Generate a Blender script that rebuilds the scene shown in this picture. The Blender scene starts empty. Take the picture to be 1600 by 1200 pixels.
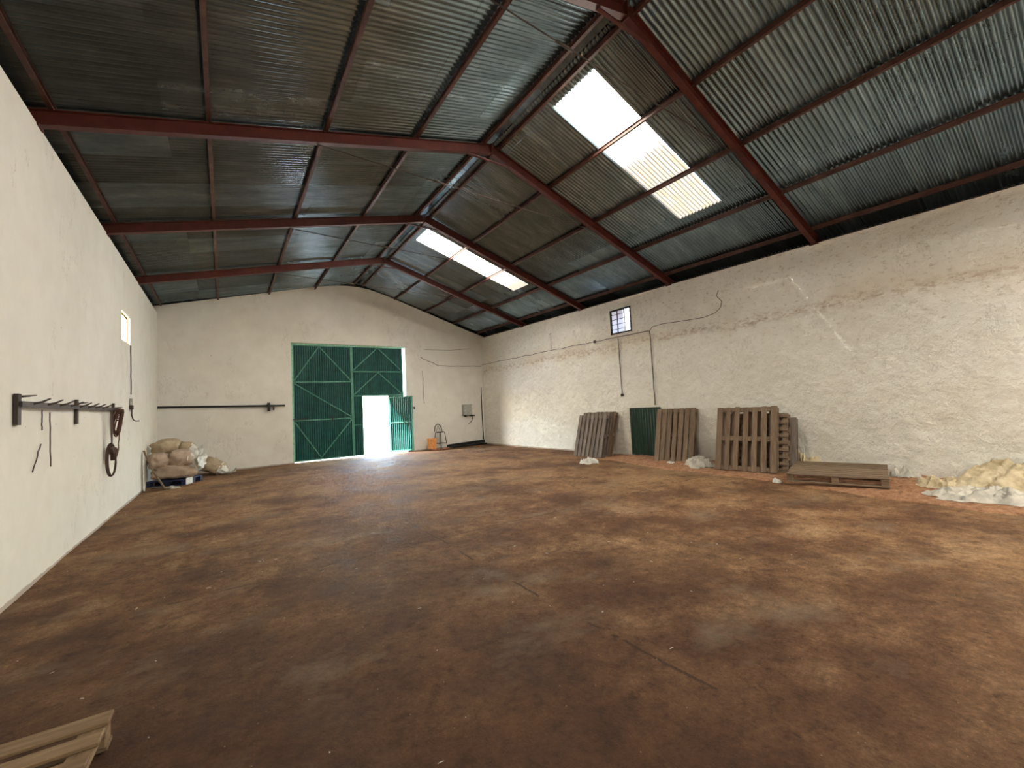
import bpy, math, random
from mathutils import Vector, Matrix, noise
random.seed(7)
PI = math.pi
COL = bpy.context.scene.collection

# ------------------------------------------------------------------ helpers
class MB:
    """collects polygons, builds ONE mesh object"""
    def __init__(s): s.v = []; s.f = []; s.m = []; s.sm = []
    def add(s, verts, faces, mi=0, smooth=False, M=None):
        o = len(s.v)
        for p in verts:
            p = Vector(p)
            s.v.append(tuple(M @ p) if M else tuple(p))
        for f in faces:
            s.f.append([i + o for i in f]); s.m.append(mi); s.sm.append(smooth)
    def box(s, x0, x1, y0, y1, z0, z1, mi=0, M=None, bev=0.0):
        if bev <= 0:
            v = [(x, y, z) for x in (x0, x1) for y in (y0, y1) for z in (z0, z1)]
            f = [(0,1,3,2),(4,6,7,5),(0,4,5,1),(2,3,7,6),(0,2,6,4),(1,5,7,3)]
            s.add(v, f, mi, False, M); return
        b = min(bev, (x1-x0)*.3, (y1-y0)*.3, (z1-z0)*.3)
        xs, ys, zs = (x0, x1), (y0, y1), (z0, z1)
        v = []; idx = {}
        for i in (0, 1):
            for j in (0, 1):
                for k in (0, 1):
                    sx, sy, sz = (1-2*i), (1-2*j), (1-2*k)
                    for ax in range(3):
                        p = [xs[i]+sx*b, ys[j]+sy*b, zs[k]+sz*b]
                        p[ax] = (xs[i], ys[j], zs[k])[ax]
                        idx[i, j, k, ax] = len(v); v.append(tuple(p))
        f = []
        for i in (0, 1):
            f.append([idx[i,0,0,0], idx[i,0,1,0], idx[i,1,1,0], idx[i,1,0,0]])
            f.append([idx[0,i,0,1], idx[1,i,0,1], idx[1,i,1,1], idx[0,i,1,1]])
            f.append([idx[0,0,i,2], idx[0,1,i,2], idx[1,1,i,2], idx[1,0,i,2]])
        for a in (0, 1):
            for c in (0, 1):
                f.append([idx[a,c,0,0], idx[a,c,1,0], idx[a,c,1,1], idx[a,c,0,1]])
                f.append([idx[a,0,c,0], idx[a,1,c,0], idx[a,1,c,2], idx[a,0,c,2]])
                f.append([idx[0,a,c,1], idx[1,a,c,1], idx[1,a,c,2], idx[0,a,c,2]])
        for i in (0, 1):
            for j in (0, 1):
                for k in (0, 1): f.append([idx[i,j,k,0], idx[i,j,k,1], idx[i,j,k,2]])
        s.add(v, f, mi, False, M)
    def tube(s, pts, r, n=8, mi=0, closed=False, smooth=True, flat=1.0):
        pts = [Vector(p) for p in pts]; N = len(pts)
        rs = r if isinstance(r, (list, tuple)) else [r]*N
        v = []; prev = None
        for i, p in enumerate(pts):
            a = pts[(i-1) % N] if (i or closed) else p
            b = pts[(i+1) % N] if (i < N-1 or closed) else p
            t = (b-a).normalized()
            if prev is None:
                up = Vector((0,0,1)) if abs(t.z) < .9 else Vector((1,0,0))
                nx = t.cross(up).normalized()
            else:
                nx = (prev - t*prev.dot(t)).normalized()
            prev = nx; ny = t.cross(nx)
            for k in range(n):
                q = 2*PI*k/n
                v.append(p + nx*math.cos(q)*rs[i] + ny*math.sin(q)*rs[i]*flat)
        f = []
        for i in range(N if closed else N-1):
            for k in range(n):
                a = i*n+k; b = i*n+(k+1) % n; j = (i+1) % N
                f.append((a, b, j*n+(k+1) % n, j*n+k))
        if not closed:
            f.append(tuple(range(n))[::-1]); f.append(tuple((N-1)*n+k for k in range(n)))
        s.add(v, f, mi, smooth)
    def bar(s, a, b, w, h, side, mi=0):
        """rectangular bar from a to b; w along `side`, h along the third axis"""
        a = Vector(a); b = Vector(b); t = (b-a).normalized(); sd = Vector(side)
        sd = (sd - t*sd.dot(t)).normalized(); up = t.cross(sd)
        v = []
        for p in (a, b):
            for su, sv in ((-1,-1),(1,-1),(1,1),(-1,1)): v.append(p + sd*su*w/2 + up*sv*h/2)
        s.add(v, [(0,3,2,1),(4,5,6,7),(0,1,5,4),(1,2,6,5),(2,3,7,6),(3,0,4,7)], mi)
    def ibeam(s, a, b, h, w, tf=.008, tw=.006, mi=0):
        """I section whose TOP/BOTTOM flanges lie across `side`; a,b are bottom centre line"""
        a = Vector(a); b = Vector(b); t = (b-a).normalized()
        sd = Vector((0,1,0)) if abs(t.y) < .7 else Vector((1,0,0))
        sd = (sd - t*sd.dot(t)).normalized(); up = t.cross(sd)
        if up.z < 0: up = -up
        prof = [(-w/2,0),(w/2,0),(w/2,tf),(tw/2,tf),(tw/2,h-tf),(w/2,h-tf),(w/2,h),(-w/2,h),(-w/2,h-tf),(-tw/2,h-tf),(-tw/2,tf),(-w/2,tf)]
        n = len(prof); v = [p + sd*x + up*z for p in (a, b) for x, z in prof]
        f = [(i, (i+1) % n, n+(i+1) % n, n+i) for i in range(n)]
        for o in (0, n):
            f += [(o+0,o+1,o+2,o+3,o+10,o+11), (o+3,o+4,o+9,o+10), (o+4,o+5,o+6,o+7,o+8,o+9)]
        s.add(v, f, mi)
    def build(s, name, mats, parent=None, M=None, fixn=True):
        me = bpy.data.meshes.new(name); me.from_pydata(s.v, [], s.f)
        for m in (mats if isinstance(mats, (list, tuple)) else [mats]): me.materials.append(m)
        me.polygons.foreach_set('material_index', s.m)
        me.polygons.foreach_set('use_smooth', s.sm); me.update()
        if fixn:
            import bmesh
            bm = bmesh.new(); bm.from_mesh(me); bmesh.ops.recalc_face_normals(bm, faces=bm.faces); bm.to_mesh(me); bm.free()
        o = bpy.data.objects.new(name, me); COL.objects.link(o)
        if parent: o.parent = parent
        if M is not None: o.matrix_local = M
        return o

def tag(o, label=None, cat=None, group=None, kind=None):
    if label: o['label'] = label
    if cat: o['category'] = cat
    if group: o['group'] = group
    if kind: o['kind'] = kind
    return o
def empty(name, loc=(0,0,0), rz=0):
    o = bpy.data.objects.new(name, None); COL.objects.link(o); o.location = loc; o.rotation_euler.z = rz
    o.empty_display_size = .1; return o
def copy_tree(o, parent=None):
    c = o.copy(); COL.objects.link(c)
    if parent: c.parent = parent
    for ch in list(o.children):
        copy_tree(ch, c)
    return c
def lerp(a, b, t): return a+(b-a)*t
def fbm(p, o=4): return noise.fractal(Vector(p), 1.0, 2.0, o)

# ------------------------------------------------------------------ materials
def mat(name):
    m = bpy.data.materials.new(name); m.use_nodes = True
    nt = m.node_tree; b = nt.nodes['Principled BSDF']; return m, nt, b
def N(nt, typ, **kw):
    n = nt.nodes.new(typ)
    for k, v in kw.items():
        if k in n.inputs: n.inputs[k].default_value = v
        else: setattr(n, k, v)
    return n
def L(nt, a, b): nt.links.new(a, b)
def ramp(nt, fac, stops, interp='LINEAR'):
    r = nt.nodes.new('ShaderNodeValToRGB'); e = r.color_ramp; e.interpolation = interp
    while len(e.elements) < len(stops): e.elements.new(.5)
    for i, (p, c) in enumerate(stops):
        e.elements[i].position = p; e.elements[i].color = (*c, 1) if len(c) == 3 else c
    L(nt, fac, r.inputs[0]); return r.outputs[0]
def mix(nt, fac, a, b, mode='MIX'):
    n = nt.nodes.new('ShaderNodeMix'); n.data_type = 'RGBA'; n.blend_type = mode
    for s, i in ((fac, 0), (a, 6), (b, 7)):
        if hasattr(s, 'is_linked') or hasattr(s, 'links'): L(nt, s, n.inputs[i])
        elif isinstance(s, (int, float)): n.inputs[i].default_value = s
        else: n.inputs[i].default_value = (*s, 1)
    return n.outputs[2]
def mth(nt, op, a, b=0.0, clamp=False):
    n = nt.nodes.new('ShaderNodeMath'); n.operation = op; n.use_clamp = clamp
    for s, i in ((a, 0), (b, 1)):
        if isinstance(s, (int, float)): n.inputs[i].default_value = s
        else: L(nt, s, n.inputs[i])
    return n.outputs[0]
def coords(nt, scale=(1,1,1), kind='Object'):
    t = nt.nodes.new('ShaderNodeTexCoord'); m = nt.nodes.new('ShaderNodeMapping')
    m.inputs['Scale'].default_value = scale; L(nt, t.outputs[kind], m.inputs[0]); return m.outputs[0]
def nz(nt, vec, scale, detail=4, rough=.55):
    n = nt.nodes.new('ShaderNodeTexNoise'); n.inputs['Scale'].default_value = scale
    n.inputs['Detail'].default_value = detail; n.inputs['Roughness'].default_value = rough
    L(nt, vec, n.inputs['Vector']); return n.outputs[0]
def bump(nt, b, h, strength, dist=.02, prev=None):
    n = nt.nodes.new('ShaderNodeBump'); n.inputs['Strength'].default_value = strength; n.inputs['Distance'].default_value = dist
    L(nt, h, n.inputs['Height'])
    if prev: L(nt, prev, n.inputs['Normal'])
    L(nt, n.outputs[0], b.inputs['Normal']); return n.outputs[0]

def plain(name, col, rough=.6, metal=0.0, var=.25, scale=12, bmp=.15, obj_random=False):
    m, nt, b = mat(name); c = coords(nt)
    f = nz(nt, c, scale, 5)
    d = tuple(x*(1-var) for x in col); e = tuple(min(1, x*(1+var)) for x in col)
    L(nt, ramp(nt, f, [(.3, d), (.7, e)]), b.inputs['Base Color'])
    b.inputs['Roughness'].default_value = rough; b.inputs['Metallic'].default_value = metal
    if bmp: bump(nt, b, nz(nt, c, scale*6, 4), bmp, .004)
    return m

def m_plaster(name, base, dark, stain=False, rough_amp=.25, dist=.01, greys=(.35, .65)):
    m, nt, b = mat(name); c = coords(nt)
    big = nz(nt, c, .55, 5, .6); mid = nz(nt, c, 3.0, 6, .62)
    col = ramp(nt, mth(nt, 'ADD', mth(nt, 'MULTIPLY', big, .6), mth(nt, 'MULTIPLY', mid, .4)), [(greys[0], dark), (greys[1], base)])
    # dark pock marks and chips
    v = nt.nodes.new('ShaderNodeTexVoronoi'); v.inputs['Scale'].default_value = 2.3; L(nt, c, v.inputs['Vector'])
    n2 = nz(nt, c, 9.0, 6, .7)
    pk = mth(nt, 'MULTIPLY', mth(nt, 'LESS_THAN', mth(nt, 'ADD', v.outputs[0], mth(nt, 'MULTIPLY', n2, .12)), .085), .75)
    col = mix(nt, pk, col, (.12, .085, .06))
    # thin cracks
    cv = coords(nt, (1, 1, .45)); n3 = nz(nt, cv, .8, 8, .7)
    cr = mth(nt, 'LESS_THAN', mth(nt, 'ABSOLUTE', mth(nt, 'SUBTRACT', n3, .5)), .0016)
    crm = mth(nt, 'MULTIPLY', cr, mth(nt, 'GREATER_THAN', nz(nt, c, .7, 2), .53))
    col = mix(nt, mth(nt, 'MULTIPLY', crm, .5), col, (.2, .15, .11))
    g = nt.nodes.new('ShaderNodeNewGeometry'); sx = nt.nodes.new('ShaderNodeSeparateXYZ'); L(nt, g.outputs['Position'], sx.inputs[0])
    if stain:
        wob = mth(nt, 'MULTIPLY', mth(nt, 'SUBTRACT', nz(nt, coords(nt, (1, .6, 1)), 1.2, 5, .7), .5), .55)
        zz = mth(nt, 'ADD', sx.outputs[2], wob)
        d = mth(nt, 'ABSOLUTE', mth(nt, 'SUBTRACT', zz, 3.26))
        band = ramp(nt, d, [(0.0, (1,1,1)), (.05, (.75,.75,.75)), (.17, (0,0,0))])
        br = ramp(nt, nz(nt, coords(nt, (1, 1, 2.2)), 7, 6, .75), [(.44, (0,0,0)), (.62, (1,1,1))])
        col = mix(nt, mth(nt, 'MULTIPLY', mth(nt, 'MULTIPLY', band, br), .7), col, (.30, .16, .07))
        halo = ramp(nt, mth(nt, 'ABSOLUTE', mth(nt, 'SUBTRACT', zz, 3.36)), [(0, (1,1,1)), (.5, (0,0,0))])
        hz = ramp(nt, nz(nt, c, .45, 3), [(.42, (0,0,0)), (.6, (1,1,1))])
        col = mix(nt, mth(nt, 'MULTIPLY', mth(nt, 'MULTIPLY', halo, hz), .35), col, (.62, .46, .28))
        # dark drag marks in the rough plaster
        fl = nz(nt, coords(nt, (1, 1, 2.0)), 8.5, 8, .8)
        sc = ramp(nt, fl, [(.37, (1,1,1)), (.45, (0,0,0))])
        up = ramp(nt, mth(nt, 'MULTIPLY', sx.outputs[2], .2), [(.45, (.25,)*3), (.64, (1,)*3)])
        col = mix(nt, mth(nt, 'MULTIPLY', sc, mth(nt, 'MULTIPLY', up, .6)), col, (.40, .30, .20))
    # splashed dirt at the foot of the wall
    ft = mth(nt, 'ADD', sx.outputs[2], mth(nt, 'MULTIPLY', nz(nt, c, 6, 6), -.05))
    foot = ramp(nt, ft, [(0.0, (1,1,1)), (.012, (0,0,0))])
    col = mix(nt, mth(nt, 'MULTIPLY', foot, .6), col, (.24, .13, .075))
    L(nt, col, b.inputs['Base Color']); b.inputs['Roughness'].default_value = .92
    b.inputs['Specular IOR Level'].default_value = .2
    p = bump(nt, b, nz(nt, c, 5.5, 7, .65), rough_amp, dist*3)
    bump(nt, b, nz(nt, c, 38, 5, .7), rough_amp*.8, dist*.5, p)
    return m

M_left = m_plaster('limewash_left', (.86, .85, .79), (.77, .755, .69), rough_amp=.12)
M_far = m_plaster('limewash_far', (.84, .83, .79), (.72, .705, .66), rough_amp=.22)
M_right = m_plaster('rough_limewash', (.88, .87, .82), (.76, .735, .66), stain=True, rough_amp=1.0, dist=.020)
M_gap_shade = plain('raw_masonry', (.09, .065, .05), .95)  # dark colour stands in for shade in the gap above the walls

def m_floor():
    m, nt, b = mat('trodden_earth'); c = coords(nt)
    big = nz(nt, c, .28, 6, .62); mid = nz(nt, c, 1.5, 8, .65); fine = nz(nt, c, 42, 8, .8)
    base = ramp(nt, big, [(.38, (.22, .088, .038)), (.5, (.36, .19, .088)), (.62, (.50, .30, .145))])
    col = mix(nt, .62, base, ramp(nt, mid, [(.36, (.10, .043, .024)), (.5, (.25, .14, .072)), (.66, (.42, .28, .165))]))
    col = mix(nt, .6, col, ramp(nt, fine, [(.34, (.12,)*3), (.5, (.62,)*3), (.66, (1.3,)*3)]), 'MULTIPLY')
    grit = nz(nt, c, 9.0, 9, .78)
    col = mix(nt, .75, col, ramp(nt, grit, [(.33, (.30, .25, .23)), (.47, (1.05, 1.03, 1.0)), (.6, (1.3,)*3), (.72, (1.9, 1.8, 1.7))]), 'MULTIPLY')
    # damp dark patches, then a darker redder zone around the near left floor
    dm = ramp(nt, nz(nt, coords(nt, (1, .8, 1)), .75, 7, .7), [(.47, (0,0,0)), (.62, (1,1,1))])
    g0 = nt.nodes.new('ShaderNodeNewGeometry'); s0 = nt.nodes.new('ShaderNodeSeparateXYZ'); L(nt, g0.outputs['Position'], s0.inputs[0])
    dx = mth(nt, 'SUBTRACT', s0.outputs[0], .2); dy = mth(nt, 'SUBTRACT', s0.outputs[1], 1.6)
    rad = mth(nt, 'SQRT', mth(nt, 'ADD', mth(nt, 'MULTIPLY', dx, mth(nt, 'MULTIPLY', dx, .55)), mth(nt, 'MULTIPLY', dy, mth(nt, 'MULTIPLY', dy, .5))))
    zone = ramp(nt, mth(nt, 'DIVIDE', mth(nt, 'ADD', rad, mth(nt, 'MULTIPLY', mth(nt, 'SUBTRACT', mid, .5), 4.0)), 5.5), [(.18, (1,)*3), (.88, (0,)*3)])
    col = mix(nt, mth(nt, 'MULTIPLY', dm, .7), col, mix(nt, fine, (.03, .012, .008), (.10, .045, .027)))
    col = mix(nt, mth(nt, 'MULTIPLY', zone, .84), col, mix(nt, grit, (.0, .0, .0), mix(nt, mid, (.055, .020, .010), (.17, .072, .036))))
    gr = ramp(nt, nz(nt, coords(nt, (.7, 1, 1)), .95, 7, .7), [(.53, (0,0,0)), (.68, (1,1,1))])
    col = mix(nt, mth(nt, 'MULTIPLY', gr, .4), col, (.27, .215, .15))
    # worn slab joints: a line every few metres, broken up by noise
    g = nt.nodes.new('ShaderNodeNewGeometry'); sx = nt.nodes.new('ShaderNodeSeparateXYZ'); L(nt, g.outputs['Position'], sx.inputs[0])
    wob = mth(nt, 'MULTIPLY', mth(nt, 'SUBTRACT', nz(nt, c, 1.8, 7, .7), .5), .12)
    def joint(o, off, per):
        q = mth(nt, 'PINGPONG', mth(nt, 'ADD', mth(nt, 'ADD', o, wob), off), per)
        return mth(nt, 'LESS_THAN', q, .011)
    jn = mth(nt, 'MAXIMUM', joint(sx.outputs[0], 6.6, 4.4), joint(sx.outputs[1], 4.6, 4.8))
    gate = mth(nt, 'GREATER_THAN', nz(nt, c, .9, 4), .5)
    jn = mth(nt, 'MULTIPLY', jn, gate)
    col = mix(nt, mth(nt, 'MULTIPLY', jn, .7), col, (.04, .022, .015))
    # pale crumbs
    v = nt.nodes.new('ShaderNodeTexVoronoi'); v.inputs['Scale'].default_value = 14; L(nt, c, v.inputs['Vector'])
    sp = mth(nt, 'MULTIPLY', mth(nt, 'LESS_THAN', v.outputs[0], .05), mth(nt, 'GREATER_THAN', nz(nt, c, 3, 2), .52))
    col = mix(nt, mth(nt, 'MULTIPLY', sp, .6), col, (.42, .33, .24))
    L(nt, col, b.inputs['Base Color'])
    L(nt, ramp(nt, mid, [(.35, (.66,)*3), (.65, (.9,)*3)]), b.inputs['Roughness'])
    b.inputs['Specular IOR Level'].default_value = .2
    p = bump(nt, b, nz(nt, c, 2.2, 9, .68), .6, .06)
    p = bump(nt, b, grit, .8, .03, p)
    p = bump(nt, b, nz(nt, c, 30, 7, .75), .8, .012, p)
    n = nt.nodes.new('ShaderNodeBump'); n.invert = True; n.inputs['Strength'].default_value = .6; n.inputs['Distance'].default_value = .02
    L(nt, jn, n.inputs['Height']); L(nt, p, n.inputs['Normal']); L(nt, n.outputs[0], b.inputs['Normal'])
    return m
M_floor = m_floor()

def m_earth():
    m, nt, b = mat('loose_red_earth'); c = coords(nt)
    f = nz(nt, c, 9, 8, .75); g = nz(nt, c, 45, 5, .7)
    col = ramp(nt, f, [(.3, (.20, .082, .042)), (.5, (.48, .235, .12)), (.7, (.66, .40, .24))])
    col = mix(nt, .6, col, ramp(nt, g, [(.3, (.35,)*3), (.68, (1,1,1))]), 'MULTIPLY')
    L(nt, col, b.inputs['Base Color']); b.inputs['Roughness'].default_value = .95
    p = bump(nt, b, f, .8, .04); bump(nt, b, g, .9, .02, p)
    return m
M_earth = m_earth()

def m_sheet():
    m, nt, b = mat('galvanised_sheet'); c = coords(nt)
    # every sheet weathered a little differently (0.86 m wide, laid in rows)
    w = nt.nodes.new('ShaderNodeTexWhiteNoise'); w.noise_dimensions = '2D'
    g = nt.nodes.new('ShaderNodeNewGeometry'); sx = nt.nodes.new('ShaderNodeSeparateXYZ'); L(nt, g.outputs['Position'], sx.inputs[0])
    cx = mth(nt, 'FLOOR', mth(nt, 'DIVIDE', mth(nt, 'ADD', sx.outputs[0], .6), 2.15)); cy = mth(nt, 'FLOOR', mth(nt, 'DIVIDE', sx.outputs[1], .86))
    cb = nt.nodes.new('ShaderNodeCombineXYZ'); L(nt, cx, cb.inputs[0]); L(nt, cy, cb.inputs[1]); L(nt, cb.outputs[0], w.inputs[0])
    rnd = w.outputs[0]
    grime = nz(nt, coords(nt, (.5, 2, 1)), 2.2, 7, .7)
    col = ramp(nt, grime, [(.3, (.135, .19, .22)), (.5, (.20, .275, .32)), (.72, (.31, .41, .47))])
    col = mix(nt, .55, col, ramp(nt, rnd, [(0, (.55,)*3), (1, (1, 1, 1))]), 'MULTIPLY')
    rust = ramp(nt, nz(nt, c, 1.1, 6, .7), [(.58, (0,0,0)), (.72, (1,1,1))])
    col = mix(nt, mth(nt, 'MULTIPLY', rust, .15), col, (.12, .09, .06))
    L(nt, col, b.inputs['Base Color']); b.inputs['Metallic'].default_value = .85
    L(nt, mth(nt, 'ADD', mth(nt, 'MULTIPLY', rnd, .18), mth(nt, 'ADD', mth(nt, 'MULTIPLY', grime, .12), .10)), b.inputs['Roughness'])
    bump(nt, b, nz(nt, c, 60, 3, .6), .12, .002)
    return m
M_sheet = m_sheet()

def m_steel(name, c0, c1, c2, rough=.55):
    m, nt, b = mat(name); c = coords(nt)
    f = nz(nt, c, 3.2, 8, .72)
    L(nt, ramp(nt, f, [(.32, c0), (.5, c1), (.7, c2)]), b.inputs['Base Color'])
    b.inputs['Roughness'].default_value = rough; b.inputs['Metallic'].default_value = .1
    bump(nt, b, nz(nt, c, 40, 5, .7), .3, .003); return m
M_red = m_steel('red_oxide_paint', (.045, .007, .004), (.078, .011, .006), (.115, .024, .013))
M_pur = m_steel('rusty_purlin_paint', (.05, .018, .014), (.085, .032, .023), (.16, .08, .055))
M_dark = m_steel('dark_rusty_iron', (.02, .014, .012), (.045, .03, .024), (.085, .05, .035))
M_black = plain('black_iron', (.018, .018, .018), .45, .4)
M_wire = plain('dark_cable', (.05, .035, .028), .6)

def m_skylight(fade):
    m, nt, b = mat('fibreglass_skylight'); c = coords(nt)
    g = nt.nodes.new('ShaderNodeNewGeometry'); sx = nt.nodes.new('ShaderNodeSeparateXYZ'); L(nt, g.outputs['Position'], sx.inputs[0])
    # emission drops in every valley of the corrugation
    ph = mth(nt, 'COSINE', mth(nt, 'MULTIPLY', sx.outputs[1], 2*PI/PITCH))
    val = ramp(nt, mth(nt, 'ADD', mth(nt, 'MULTIPLY', ph, .5), .5), [(0.0, (.22,)*3), (.14, (.35,)*3), (.30, (1,1,1))])
    dirt = nz(nt, coords(nt, (1.2, 6, 1)), 3.0, 7, .75)
    ramp_x = ramp(nt, mth(nt, 'ADD', mth(nt, 'DIVIDE', sx.outputs[0], 10), mth(nt, 'MULTIPLY', mth(nt, 'SUBTRACT', dirt, .5), .10)), [(fade-.07, (0,)*3), (fade+.03, (1,)*3)])
    col = ramp(nt, dirt, [(.34, (1, .76, .42)), (.46, (1, .93, .78)), (.56, (1, .99, .97))])
    col = mix(nt, 1.0, col, val, 'MULTIPLY')
    # glow painted dimmer on the lower part so its stripes are not blown out
    lo = mix(nt, ramp_x, (1, 1, 1), (LOW,)*3); col = mix(nt, 1.0, col, lo, 'MULTIPLY')
    b.inputs['Base Color'].default_value = (.6, .55, .42, 1); b.inputs['Roughness'].default_value = .5
    L(nt, col, b.inputs['Emission Color'])
    b.inputs['Emission Strength'].default_value = SKY_E
    return m

PITCH = .076
SKY_E = 21.0; LOW = .018
M_skys = [m_skylight(f_) for f_ in (1.2, 1.2, .61, .75)]

M_green = plain('green_gate_paint', (.010, .088, .082), .32, .0, .3, 5, .1)
M_green2 = plain('green_frame_paint', (.07, .25, .19), .45, .0, .2, 8, .1)
M_green3 = plain('dark_green_hatch_paint', (.006, .038, .022), .5, .0, .25, 6, .1)

def m_wood(name, c0, c1, c2):
    m, nt, b = mat(name)
    oi = nt.nodes.new('ShaderNodeObjectInfo'); t = nt.nodes.new('ShaderNodeTexCoord')
    ad = nt.nodes.new('ShaderNodeVectorMath'); ad.operation = 'ADD'; L(nt, t.outputs['Object'], ad.inputs[0])
    cb = nt.nodes.new('ShaderNodeCombineXYZ'); L(nt, mth(nt, 'MULTIPLY', oi.outputs['Random'], 37), cb.inputs[0]); L(nt, mth(nt, 'MULTIPLY', oi.outputs['Random'], 11), cb.inputs[2])
    L(nt, cb.outputs[0], ad.inputs[1])
    mp = nt.nodes.new('ShaderNodeMapping'); mp.inputs['Scale'].default_value = (1, 12, 12); L(nt, ad.outputs[0], mp.inputs[0])
    f = nz(nt, mp.outputs[0], 3, 7, .65)
    col = ramp(nt, f, [(.3, c0), (.5, c1), (.7, c2)])
    col = mix(nt, .6, col, ramp(nt, oi.outputs['Random'], [(0, (.55, .5, .45)), (1, (1, 1, 1))]), 'MULTIPLY')
    L(nt, col, b.inputs['Base Color']); b.inputs['Roughness'].default_value = .85
    bump(nt, b, f, .4, .004); return m
M_wood = m_wood('weathered_pallet_wood', (.125, .080, .050), (.205, .142, .094), (.29, .215, .15))
M_wood_g = m_wood('grey_pallet_wood', (.125, .098, .080), (.20, .162, .135), (.28, .235, .20))
M_wood_y = m_wood('pale_pallet_wood', (.115, .068, .034), (.18, .115, .06), (.25, .17, .095))

def m_cloth(name, c0, c1, rough=.6, tr=.0):
    m, nt, b = mat(name); c = coords(nt)
    L(nt, ramp(nt, nz(nt, c, 5, 6, .6), [(.35, c0), (.65, c1)]), b.inputs['Base Color'])
    b.inputs['Roughness'].default_value = rough
    bump(nt, b, nz(nt, c, 14, 6, .65), .5, .03); return m
M_sack = m_cloth('woven_tan_sack', (.36, .27, .17), (.52, .42, .29))
M_sack2 = m_cloth('woven_brown_sack', (.42, .31, .23), (.54, .43, .34))
M_plast = m_cloth('white_plastic', (.55, .54, .48), (.82, .81, .76), .3)
M_tan = m_cloth('dusty_tan_sheeting', (.36, .28, .16), (.64, .54, .37), .5)
M_greyp = m_cloth('dusty_grey_plastic', (.34, .32, .28), (.60, .56, .48), .4)
M_blue = plain('blue_plastic', (.012, .02, .075), .5)
M_orange = plain('orange_plastic', (.80, .36, .12), .5)
M_boxgrey = plain('grey_painted_metal', (.37, .38, .35), .5)
M_leather = plain('brown_leather', (.06, .032, .022), .7)
M_rope = plain('brown_rope', (.11, .05, .035), .9)
M_brick = plain('broken_red_brick', (.42, .17, .10), .9)
M_ground = plain('sunlit_concrete_yard', (.55, .53, .49), .9, 0, .12, 1.5, .1)
M_white = plain('white_paint', (.75, .73, .67), .8)

# ------------------------------------------------------------------ dimensions
XL, XR, XA = -1.676, 9.759, 4.339
YE, YN = 16.58, -7.0
FY = [3.31, 6.643, 9.976, 13.309]
def zb(X, Y):                      # underside of the rafters
    ZA = 6.495-.008*(Y-10); ZL = 5.005+.004*(Y-10); ZR = 4.677+.019*(Y-10)
    return ZA-(ZA-ZL)*(XA-X)/(XA-XL) if X < XA else ZA-(ZA-ZR)*(X-XA)/(XR-XA)
RH, PH = .18, .08
ZS = RH+PH+.023                     # sheet centre line above rafter underside

# ------------------------------------------------------------------ walls
def grid_wall(name, pos, us, zs, top, topback, holes, mats, th, disp=None):
    """pos(u, d, z): d = depth into the wall.  Front face gridded, back face coarse."""
    mb = MB(); key = {}; V = []
    def hole(u, z):
        return any(a-1e-6 < u < b+1e-6 and c-1e-6 < z < d+1e-6 for a, b, c, d in holes)
    def vid(u, z):
        k = (round(u, 4), round(z, 4))
        if k not in key:
            d = disp(u, z) if disp else 0
            key[k] = len(V); V.append(pos(u, -d, z))
        return key[k]
    us = sorted(set([round(u, 4) for u in us]+[h for H in holes for h in H[:2]]))
    zs = sorted(set([round(z, 4) for z in zs]+[h for H in holes for h in H[2:]]))
    F = []
    for i in range(len(us)-1):
        a, b = us[i], us[i+1]; ta, tb = top(a), top(b); zl = zs+[99]
        for j in range(len(zl)-1):
            z0, z1 = zl[j], zl[j+1]
            if hole((a+b)/2, (z0+min(z1, 20))/2) and z1 < 50: continue
            q = [vid(a, min(z0, ta)), vid(b, min(z0, tb)), vid(b, min(z1, tb)), vid(a, min(z1, ta))]
            r = [x for n_, x in enumerate(q) if x != q[n_-1]]
            if len(r) >= 3: F.append(r)
    mb.add(V, F, 0, True)
    cu = sorted(set([us[0], us[-1]]+[h for H in holes for h in H[:2]]+[u for u in us if u in PROF]))
    cz = sorted(set([zs[0]]+[h for H in holes for h in H[2:]]))+[99]
    for i in range(len(cu)-1):
        a, b = cu[i], cu[i+1]
        for j in range(len(cz)-1):
            z0, z1 = cz[j], cz[j+1]
            if hole((a+b)/2, (z0+min(z1, 20))/2) and z1 < 50: continue
            mb.add([pos(a, th, min(z0, topback(a))), pos(b, th, min(z0, topback(b))), pos(b, th, min(z1, topback(b))), pos(a, th, min(z1, topback(a)))], [(0,1,2,3)], 0)
        mb.add([pos(a, 0, top(a)), pos(b, 0, top(b)), pos(b, th, topback(b)), pos(a, th, topback(a))], [(0,1,2,3)], 1)
    for a, b, c, d in holes:
        mb.add([pos(a,0,c), pos(a,th,c), pos(a,th,d), pos(a,0,d)], [(0,1,2,3)], 2)
        mb.add([pos(b,0,c), pos(b,th,c), pos(b,th,d), pos(b,0,d)], [(0,1,2,3)], 2)
        mb.add([pos(a,0,d), pos(b,0,d), pos(b,th,d), pos(a,th,d)], [(0,1,2,3)], 2)
        mb.add([pos(a,0,c), pos(b,0,c), pos(b,th,c), pos(a,th,c)], [(0,1,2,3)], 2)
    o = mb.build(name, mats, fixn=False)
    return o
PROF = []
def frange(a, b, s):
    n = max(1, round((b-a)/s)); return [a+(b-a)*i/n for i in range(n+1)]

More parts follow.
